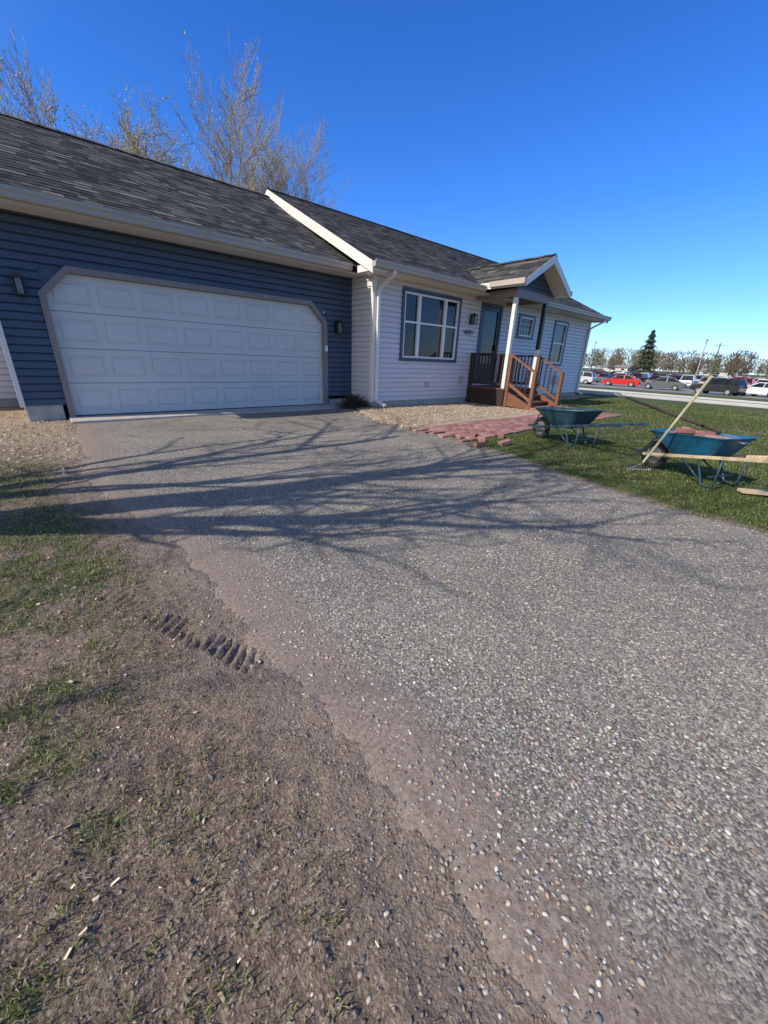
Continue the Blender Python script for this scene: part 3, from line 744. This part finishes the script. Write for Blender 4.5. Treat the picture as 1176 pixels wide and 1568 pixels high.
def wheelbarrow(loc,ang,tub,inner,handle,load,sc,name='wheelbarrow'):
    e=empty(name,(0,0,0))
    b=B()
    rings=[rrect(-.18,.26,.19,.16,.06,.30,.27),rrect(-.25,.38,.24,.21,.08,.40,.36),rrect(-.36,.60,.32,.28,.1,.61,.55),rrect(-.39,.64,.345,.305,.11,.615,.555),rrect(-.39,.64,.345,.305,.11,.635,.575),rrect(-.355,.595,.312,.275,.1,.633,.573),rrect(-.25,.37,.235,.205,.08,.41,.37),rrect(-.18,.25,.185,.155,.06,.315,.285)]
    b.loft(rings,0,True,True,ms=[0,0,0,0,0,1,1,1])
    ob=b.obj('tub',[tub,inner],e,smooth=False)
    ob.modifiers.new('s','SUBSURF').levels=1; ob.modifiers['s'].render_levels=1
    b=B()
    for s in (-1,1):
        b.beam((.72,s*.10,.20),(-.95,s*.31,.50),.035,.042,0)
        b.beam((-.95,s*.31,.50),(-1.10,s*.325,.52),.045,.05,0)
    b.obj('handles',[handle],e,bevel=.006)
    b=B()
    for s in (-1,1):
        b.tube([(-.08,s*.20,.35),(-.22,s*.22,.03),(-.30,s*.22,.015),(-.36,s*.22,.03),(-.38,s*.24,.40)],.013,8,0)
        b.tube([(.15,s*.17,.30),(-.22,s*.22,.05)],.010,6,0)
        b.tube([(.62,s*.10,.2),(.62,s*.13,.42),(.5,s*.17,.5)],.010,6,0)
    b.tube([(-.28,-.22,.14),(-.28,.22,.14)],.010,6,0); b.tube([(.62,-.12,.20),(.62,.12,.20)],.012,8,1); b.tube([(.86,-.10,.22),(.86,.10,.22)],.012,6,0)
    for s in (-1,1): b.tube([(.62,s*.1,.2),(.86,s*.1,.22)],.012,6,0)
    b.obj('frame_and_legs',[m_steel,m_galv],e,smooth=True)
    b=B(); R=[]
    for k in range(28):
        a=2*math.pi*k/28; ring=[]
        for j in range(8):
            t=2*math.pi*j/8; rr=.155+.045*math.cos(t); ring.append((.62+rr*math.cos(a),.042*math.sin(t),.20+rr*math.sin(a)))
        R.append(ring)
    R.append(R[0]); b.loft(R,0)
    for s in (-1,1):
        b.face([(.62+.12*math.cos(2*math.pi*k/20),s*.018,.2+.12*math.sin(2*math.pi*k/20)) for k in range(20)],1)
    b.obj('wheel',[m_rubber,m_galv],e,smooth=True)
    if load:
        b=B()
        for i in range(26):
            M=Matrix.Translation((random.uniform(-.2,.42),random.uniform(-.17,.17),.48+random.random()*.15))@Matrix.Rotation(random.random()*3,4,'Z')@Matrix.Rotation(random.gauss(0,.4),4,'X')
            b.box(-.095,.095,-.045,.045,-.028,.028,random.randrange(3),M)
        b.obj('paver_load',m_brick,e,bevel=.004)
    for c in e.children: c.matrix_parent_inverse=Matrix()
    e.location=loc; e.rotation_euler=(0,0,ang); e.scale=(sc,sc,sc); return e
wheelbarrow((5.36,.84,float(gnd(5.36,.84))),math.radians(68),m_teal,m_dirty,m_pine,True,.84)
wheelbarrow((6.04,2.62,float(gnd(6.04,2.62))),math.radians(74),m_teal2,m_dirty,m_steel,False,.88)
b=B(); b.beam((5.15,.42,.03),(5.85,-.55,.03),.10,.03,0); b.obj('wooden_board',[m_pine],bevel=.003)
b=B(); h0=Vector((5.24,1.36,.05)); h1=Vector((4.90,.90,1.09))
b.tube([h0,h1],[.013,.014],8,0)
m_yelh=simple('rake_handle_paint',(.62,.54,.36),.5,.2)
d=(h1-h0).normalized(); side=Vector((.75,-.55,0)).normalized()
hb=h0-d*.02
b.tube([h0+d*.08,h0-d*.03],[.018,.012],8,1)
b.beam(hb-side*.15,hb+side*.15,.022,.012,1)
b.tube([h0+d*.05,hb-side*.11],.005,6,1); b.tube([h0+d*.05,hb+side*.11],.005,6,1)
fw=Vector((-.3,-.4,0))*.1
for i in range(14):
    p=hb+side*(-.145+.29*i/13); b.tube([p,p+fw*.3+Vector((0,0,-.02)),p+fw*.4+Vector((0,0,-.05))],[.005,.004,.002],5,1)
b.obj('garden_rake',[m_yelh,m_galv],None,smooth=False)
b=B(); a_=Vector((5.34,.75,.54)); c_=Vector((5.50,1.78,.80))
b.tube([a_,c_],[.016,.015],8,0)
dd=(c_-a_).normalized(); sd_=dd.cross(Vector((0,0,1))).normalized()
b.tube([c_,c_+dd*.05+sd_*.055,c_+dd*.12+sd_*.055,c_+dd*.12-sd_*.055,c_+dd*.05-sd_*.055,c_],.012,6,1)
b.loft([[a_-dd*.02+sd_*.02,a_-dd*.02-sd_*.02,a_-dd*.02-sd_*.02+Vector((0,0,-.01)),a_-dd*.02+sd_*.02+Vector((0,0,-.01))],[a_-dd*.08+sd_*.1,a_-dd*.08-sd_*.1,a_-dd*.08-sd_*.1+Vector((0,0,-.01)),a_-dd*.08+sd_*.1+Vector((0,0,-.01))],[a_-dd*.25+sd_*.09,a_-dd*.25-sd_*.09,a_-dd*.25-sd_*.09+Vector((0,0,-.01)),a_-dd*.25+sd_*.09+Vector((0,0,-.01))]],1,True,True)
b.obj('shovel',[m_brownwood,m_galv])

# ------------------------------------------------------------------ street & lot
def strip(name,xa,xb,ya,yb,h,mat,xbreak=()):
    b=B(); xx=sorted(set([xa,xb]+[q for q in (19,32,50)+tuple(xbreak) if xa<q<xb]))
    for p,q in zip(xx[:-1],xx[1:]): b.face([(p,ya,T(p)+h),(q,ya,T(q)+h),(q,yb,T(q)+h),(p,yb,T(p)+h)])
    return b.obj(name,[mat])
strip('street',22,31.5,-250,250,.006,m_asph)
strip('sidewalk',20.3,21.5,-250,250,.010,m_kerb)
strip('parking_lot',54,150,-80,110,.008,m_asph)
b=B()
for xk in (21.85,31.5):
    z=float(T(xk)); b.box(xk,xk+.15,-250,250,z-.1,z+.11)
b.obj('street_kerb',[m_kerb],bevel=.02)
b=B()
for xk in (26.5,26.8): b.face([(xk,-250,T(xk)+.011),(xk+.12,-250,T(xk+.12)+.011),(xk+.12,250,T(xk+.12)+.011),(xk,250,T(xk)+.011)])
b.obj('street_centre_line',[m_yel])
b=B()
for xr in (70,86,102,118):
    yk=-20
    while yk<80: b.face([(xr-5,yk,-1.087),(xr+5,yk,-1.087),(xr+5,yk+.12,-1.087),(xr-5,yk+.12,-1.087)]); yk+=2.8
b.obj('parking_markings',[m_wpaint])
mp,nt,bs=newmat('car_paint'); oi=N(nt,'ShaderNodeObjectInfo'); nn=noise(nt,3,2)
gr=ramp(nt,nn.outputs[0],[(.3,(.92,.92,.92)),(.7,(1.05,1.05,1.05))])
L(nt,mix(nt,1.0,oi.outputs['Color'],gr.outputs[0],'MULTIPLY'),bs.inputs['Base Color']); bs.inputs['Roughness'].default_value=.25; bs.inputs['Coat Weight'].default_value=.5
m_carglass=glass('car_glass',(.01,.012,.015))
m_lightr=simple('tail_light',(.3,.02,.02),.3,.1); m_hub=simple('wheel_rim',(.4,.4,.4),.35,.1,metal=.6)
def carmesh(kind):
    b=B()
    if kind=='sedan':
        body=[(-2.3,.38),(-2.32,.70),(-2.2,.90),(-1.5,.96),(.95,.97),(1.9,.82),(2.25,.66),(2.33,.42),(2.2,.24),(-2.15,.24)]
        gl=[(-1.75,.95),(-1.0,1.40),(.25,1.43),(1.15,.96)]
    elif kind=='suv':
        body=[(-2.25,.42),(-2.28,.80),(-2.22,1.03),(-1.5,1.06),(.95,1.06),(1.85,.98),(2.2,.82),(2.3,.5),(2.15,.3),(-2.1,.3)]
        gl=[(-2.15,1.05),(-1.85,1.62),(.3,1.66),(1.1,1.06)]
    else:
        body=[(-2.7,.5),(-2.72,.95),(-2.68,1.05),(-.8,1.06),(.9,1.08),(2.0,1.06),(2.5,.95),(2.65,.55),(2.5,.38),(-2.6,.38)]
        gl=[(-.85,1.05),(-.65,1.75),(.75,1.77),(1.35,1.08)]
    cx=sum(p[0] for p in body)/len(body); cz=sum(p[1] for p in body)/len(body)
    R=[]
    for y,f in ((-.93,.86),(-.91,.97),(-.82,1),(.82,1),(.91,.97),(.93,.86)):
        R.append([(cx+(x-cx)*(.985 if abs(y)>.9 else 1),y,cz+(z-cz)*f) for x,z in body])
    b.loft(R,0,True,True)
    lo=.80; hi=.60
    g=[]
    for s in (-1,1): g.append([(gl[0][0],s*lo,gl[0][1]-.02),(gl[1][0],s*hi,gl[1][1]),(gl[2][0],s*hi,gl[2][1]),(gl[3][0],s*lo,gl[3][1]-.02)])
    b.loft(g,1,True,True)
    b.box(gl[1][0]-.02,gl[2][0]+.05,-.63,.63,gl[1][1]-.01,gl[2][1]+.025,0)
    for s in (-1,1):
        for (p,q) in ((gl[0],gl[1]),(gl[3],gl[2])): b.beam((p[0],s*(lo+.005),p[1]),(q[0],s*(hi+.01),q[1]),.05,.07,0)
        xm=(gl[1][0]+gl[2][0])/2; b.beam((xm,s*(lo+.005),gl[0][1]),(xm,s*(hi+.01),gl[1][1]),.05,.07,0)
        for wx in (-1.4,1.42):
            b.tube([(wx,s*.72,.33),(wx,s*.945,.33)],.34,18,2); b.tube([(wx,s*.94,.33),(wx,s*.955,.33)],.2,12,4)
    xb=body[1][0]
    for s in (-1,1):
        b.box(xb-.01,xb+.15,s*.6-.22,s*.6+.22,.68,.82,3); b.box(body[6][0]-.12,body[6][0]+.05,s*.62-.2,s*.62+.2,.6,.72,4)
        b.box(.85,1.0,s*.97-.09,s*.97+.09,body[4][1]-.02,body[4][1]+.12,0)
    if kind=='pickup':
        b.box(-2.55,-1.0,-.7,.7,1.03,1.064,2)
    me=b.mesh('car_'+kind)
    for m in (mp,m_carglass,m_rubber,m_lightr,m_hub): me.materials.append(m)
    return me
CM=[carmesh('sedan'),carmesh('suv'),carmesh('pickup')]
cols_=[(.55,.56,.57),(.02,.02,.022),(.75,.75,.74),(.10,.11,.12),(.45,.012,.015),(.03,.05,.12),(.22,.22,.22),(.8,.8,.8),(.12,.03,.02),(.3,.3,.29)]
def car(x,y,rot,kind=None,c=None):
    ob=bpy.data.objects.new('parked_car',CM[kind if kind is not None else random.choice((0,0,1,1,2))]); COL.objects.link(ob)
    ob.location=(x,y,-1.09); ob.rotation_euler=(0,0,rot); c=c or random.choice(cols_); ob.color=(*c,1)
car(62,21.2,math.radians(100),0,(.55,.012,.015)); car(60,15.6,math.radians(97),0,(.10,.11,.11)); car(60.5,26.5,math.radians(95),1,(.5,.5,.5)); car(57,9.6,math.radians(75),1,(.02,.02,.02)); car(59,6.0,math.radians(60),0,(.75,.75,.75))
for xr,flip in ((72,0),(78,1),(92,0),(98,1),(112,0),(118,1),(132,0)):
    yk=-8
    while yk<xr*.48:
        if random.random()<.85: car(xr+random.uniform(-.4,.4),yk+1.4,flip*math.pi+random.gauss(0,.03))
        yk+=2.8
m_pole=simple('grey_pole',(.3,.3,.3),.5,.1); m_bld=simple('painted_metal_siding',(.5,.48,.44),.7,.1,.3); m_bldr=simple('grey_roof',(.22,.2,.19),.8,.1,.3)
def lamp(x,y,h):
    b=B(); b.tube([(x,y,-1.1),(x,y,h)],[.13,.08],8,0); b.box(x-.9,x-.1,y-.15,y+.15,h-.05,h+.12,0); b.box(x+.1,x+.9,y-.15,y+.15,h-.05,h+.12,0); b.tube([(x-.2,y,h),(x+.2,y,h)],.05,6,0); b.obj('street_lamp',[m_pole])
lamp(110,23,7.5); lamp(125,52,8.0)
m_upole=simple('utility_pole_wood',(.12,.09,.07),.9,.2)
b=B(); b.tube([(150,28,-1.1),(150,28,9.0)],[.2,.13],8,0); b.beam((150,26.8,8.4),(150,29.2,8.4),.12,.12,0); b.obj('utility_pole',[m_upole])
def bld(x,y,w,d,h,name):
    e=empty(name,(x,y,-1.1)); b=B(); b.box(x,x+d,y,y+w,-1.1,h,0)
    b.loft([[(x-.4,y-.5,h+.002),(x+d+.4,y-.5,h+.002),(x+d/2,y-.5,h+1.2)],[(x-.4,y+w+.5,h+.002),(x+d+.4,y+w+.5,h+.002),(x+d/2,y+w+.5,h+1.2)]],1,True,True)
    k=y+1.5
    while k<y+w-2: b.box(x-.04,x-.0,k,k+1.4,h*.35,h*.75,2); k+=4
    b.obj('walls_and_roof',[m_bld,m_bldr,m_carglass],e)
bld(205,30,12,10,1.7,'distant_building'); bld(215,72,11,10,1.8,'distant_building')

# ------------------------------------------------------------------ trees
m_bark=simple('tree_bark',(.13,.105,.08),.95,.35,12,.5,.01)
m_bark2=simple('pale_twig_bark',(.33,.275,.19),.95,.25,6,.3,.01)
m_bud=simple('spring_buds',(.46,.38,.08),.8,.3,5,0)
def tree(name,base_,H,seed,levels=4,spread=35,counts=(9,7,6,5),r0=.22,trunkfrac=.9,up=.25,buds=0,mats=None,lean=(0,0),forks=1,t0=.3,rmin=.0035,bias=(0,0),rf=.62,taper=.8):
    R=random.Random(seed); b=B()
    def grow(p,d,ln,r,lv):
        ns=5 if lv<2 else 3; pts=[p.copy()]; rs=[r]
        for i in range(ns):
            d=(d+Vector((R.gauss(0,.12)+bias[0]*(lv>0),R.gauss(0,.12)+bias[1]*(lv>0),R.gauss(0,.05)+up*.25*(lv>0)))).normalized()
            p=p+d*ln/ns; pts.append(p.copy()); rs.append(r*(1-taper*(i+1)/ns)+rmin)
        b.tube(pts,rs,(10,6,4,3,3,3)[lv],0,False)
        if lv>=levels:
            for k in range(buds):
                q=pts[-1]+(pts[1]-pts[-1])*R.random()+Vector([R.gauss(0,.05) for _ in range(3)]); s=R.uniform(.025,.055)
                u=Vector([R.gauss(0,1) for _ in range(3)]).normalized()*s; w=Vector([R.gauss(0,1) for _ in range(3)]).normalized()*s*.7
                b.face([q-u,q+w,q+u,q-w],1)
            return
        n=counts[lv]
        for k in range(n):
            t=t0+(1-t0)*(k+R.random()*.7)/n if lv==0 else .2+.8*(k+R.random())/n
            t=min(t,.98); i=min(int(t*ns),ns-1); f=t*ns-i; q=pts[i].lerp(pts[i+1],f); dd=(pts[i+1]-pts[i]).normalized()
            ax=dd.cross(Vector([R.gauss(0,1) for _ in range(3)]))
            if ax.length<.01: continue
            ang=math.radians(R.uniform(spread*.6,spread*1.25)); nd=(Matrix.Rotation(ang,3,ax.normalized())@dd)
            rr=(rs[i]*(1-f)+rs[i+1]*f)*rf
            grow(q,nd,ln*R.uniform(.40,.62)*(1.15-.5*t if lv==0 else 1),max(rr,.004),lv+1)
    for k in range(forks):
        d0=Vector((lean[0]+R.gauss(0,.12)*(forks>1),lean[1]+R.gauss(0,.2)*(forks>1),1)).normalized()
        grow(Vector(base_)+Vector((k*.15,k*.2,-.1)),d0,H*trunkfrac,r0,0)
    return b.obj(name,mats or [m_bark,m_bud],None,smooth=True)
bt=[(1.3,30,9.8,1,0),(4.2,28,12.6,2,1),(6.2,28.6,12.4,12,3),(7.9,28,12.9,3,7),(9.8,30,13.2,4,1),(11.4,28,14.0,5,1),(13.2,28.5,14.4,16,0),(14.7,29,14.6,17,0),(16.4,29.5,13.4,18,0)]
for x,y,h,sd0,bd in bt:
    tree('bare_tree',(x,y,0),h,sd0,4,31,(11,6,5,4),.12,.72,.45,bd,[m_bark2,m_bud],t0=.3,rmin=.006)
# trees standing left of the driveway, out of frame: they cast the branch shadows
tree('maple_tree',(-3.7,4.30,0),7.6,61,4,42,(7,4,4,3),.17,.85,.12,0,[m_bark,m_bud],lean=(0,.0),t0=.28,rmin=.004,rf=.58,taper=.7)
tree('maple_tree',(-4.9,5.05,0),8.0,62,4,42,(6,4,4,3),.13,.85,.12,0,[m_bark,m_bud],lean=(0,-.02),t0=.3,rmin=.004,rf=.58,taper=.7)
tree('maple_tree',(-7.0,4.7,0),9.0,66,4,50,(7,4,3,3),.14,.85,.08,0,[m_bark,m_bud],lean=(.02,-.05),t0=.35,rmin=.004,rf=.58,taper=.7,bias=(0,-.04))

R=random.Random(5); b=B(); bx,by,bz,HT=120,36.5,-1.1,11.6
b.tube([(bx,by,bz),(bx,by,bz+HT)],[.22,.03],8,0)
for i in range(7500):
    t=R.random()**1.25; z=bz+.6+(HT-.6)*t; mx=4.1*(1-t)**.75+.15; lay=.75+.25*math.sin(z*5.5+R.random()); a=R.random()*6.28; lobe=.85+.15*math.sin(a*7+z*2)
    r_=mx*lay*lobe*R.random()**.4; c=Vector((bx+r_*math.cos(a),by+r_*math.sin(a),z-.22*r_)); s=R.uniform(.14,.34)
    o=Vector((math.cos(a),math.sin(a),-.35+R.gauss(0,.2))).normalized()*s; w=Vector((-math.sin(a),math.cos(a),R.gauss(0,.4))).normalized()*s*.45
    b.face([c-o-w*.3,c-o*.2+w,c+o,c-o*.2-w],1 if R.random()<.6 else 2)
b.obj('spruce_tree',[m_bark,simple('spruce_needles',(.045,.070,.032),.8,.3,3,0),simple('spruce_needles_light',(.085,.12,.052),.8,.3,3,0)])

V=[];F_=[];Cc=[]
def tri(p,q,w,c):
    i=len(V); V.extend([p-w,p+w,q]); F_.append((i,i+1,i+2)); Cc.extend([c]*3)
R=np.random.default_rng(3)
for i in range(360):
    if i<260: x=R.uniform(185,300); y=R.uniform(-20,190)
    else: x=R.uniform(-150,180); y=R.uniform(150,240)
    h=R.uniform(5.5,11)*np.hypot(x,y)/230*1.1; hue=R.random(); c=np.array([.12,.095,.07])*(.6+.7*R.random()) if hue<.9 else np.array([.08,.10,.035])
    B0=np.array([x,y,-1.1]); tri(B0,B0+[0,0,h*.8],np.array([.1,.2,0]),c*.6)
    cr=h*R.uniform(.3,.42)
    for k in range(150):
        a=R.uniform(0,6.28); ph=R.uniform(0,1)**.5; rr=cr*ph*np.sqrt(R.random()); zz=h*(.25+.67*R.random()); env=np.sqrt(max(0,1-((zz/h-.58)/.42)**2))
        p=B0+np.array([rr*np.cos(a)*env,rr*np.sin(a)*env,zz]); L_=R.uniform(.5,1.5); q=p+np.array([np.cos(a)*.5,np.sin(a)*.5,1])*L_
        tri(p,q,np.array([.02,R.uniform(.05,.2),0]),c*(.7+.6*R.random()))
trimesh('distant_tree_line',np.array(V),np.array(F_),[attrmat('distant_twigs',.95)],np.array(Cc))

# ------------------------------------------------------------------ camera
h=1.12; p=math.radians(21.6); r=math.radians(2.3); az=math.radians(48.4)
head=Vector((math.cos(az),math.sin(az),0)); R0=Vector((math.sin(az),-math.cos(az),0)); Zv=Vector((0,0,1))
Fw=head*math.cos(p)-Zv*math.sin(p); U0=head*math.sin(p)+Zv*math.cos(p)
Ru=R0*math.cos(r)+U0*math.sin(r); Uu=-R0*math.sin(r)+U0*math.cos(r); Bk=-Fw
cam=bpy.data.cameras.new('camera'); co=bpy.data.objects.new('camera',cam); COL.objects.link(co)
co.matrix_world=Matrix(((Ru.x,Uu.x,Bk.x,0),(Ru.y,Uu.y,Bk.y,0),(Ru.z,Uu.z,Bk.z,h),(0,0,0,1)))
cam.sensor_fit='HORIZONTAL'; cam.sensor_width=36; cam.lens=18.03; cam.clip_start=.02; cam.clip_end=6000
scene.camera=co
# ------------------------------------------------------------------ light
el=math.radians(39); azs=math.radians(8)
sd3=Vector((-math.cos(el)*math.cos(azs),math.cos(el)*math.sin(azs),math.sin(el)))
sl_=bpy.data.lights.new('sun','SUN'); sl_.energy=5.0; sl_.angle=math.radians(.45); sl_.color=(1,.945,.865)
so=bpy.data.objects.new('sun',sl_); COL.objects.link(so); so.rotation_euler=sd3.to_track_quat('Z','Y').to_euler(); so.location=sd3*50
w=bpy.data.worlds.new('World'); scene.world=w; w.use_nodes=True; nt=w.node_tree; bg=nt.nodes['Background']
sky=nt.nodes.new('ShaderNodeTexSky'); sky.sky_type='NISHITA'; sky.sun_disc=False; sky.sun_elevation=el; sky.sun_rotation=math.atan2(sd3.x,sd3.y)%(2*math.pi)
sky.air_density=1.0; sky.dust_density=.3; sky.ozone_density=2.5
tc=N(nt,'ShaderNodeTexCoord'); sx=N(nt,'ShaderNodeSeparateXYZ'); L(nt,tc.outputs['Generated'],sx.inputs[0])
tint=ramp(nt,sx.outputs[2],[(0,(.50,.66,1.0)),(.12,(.33,.58,1.0)),(.3,(.20,.50,1.0)),(.6,(.13,.42,.92))])
tsc=N(nt,'ShaderNodeVectorMath',operation='SCALE'); L(nt,tint.outputs[0],tsc.inputs[0]); tsc.inputs['Scale'].default_value=1.55
dt=N(nt,'ShaderNodeVectorMath',operation='DOT_PRODUCT'); L(nt,tc.outputs['Generated'],dt.inputs[0]); dt.inputs[1].default_value=tuple(sd3)
fac=math_(nt,'MULTIPLY_ADD',dt.outputs['Value'],-1.5,1.4,clamp=True)
tm=mix(nt,fac,(1.6,1.35,1.1),tsc.outputs[0])
L(nt,mix(nt,1.0,sky.outputs[0],tm,'MULTIPLY'),bg.inputs[0]); bg.inputs[1].default_value=.145
scene.view_settings.view_transform='Standard'; scene.view_settings.look='None'; scene.view_settings.exposure=0
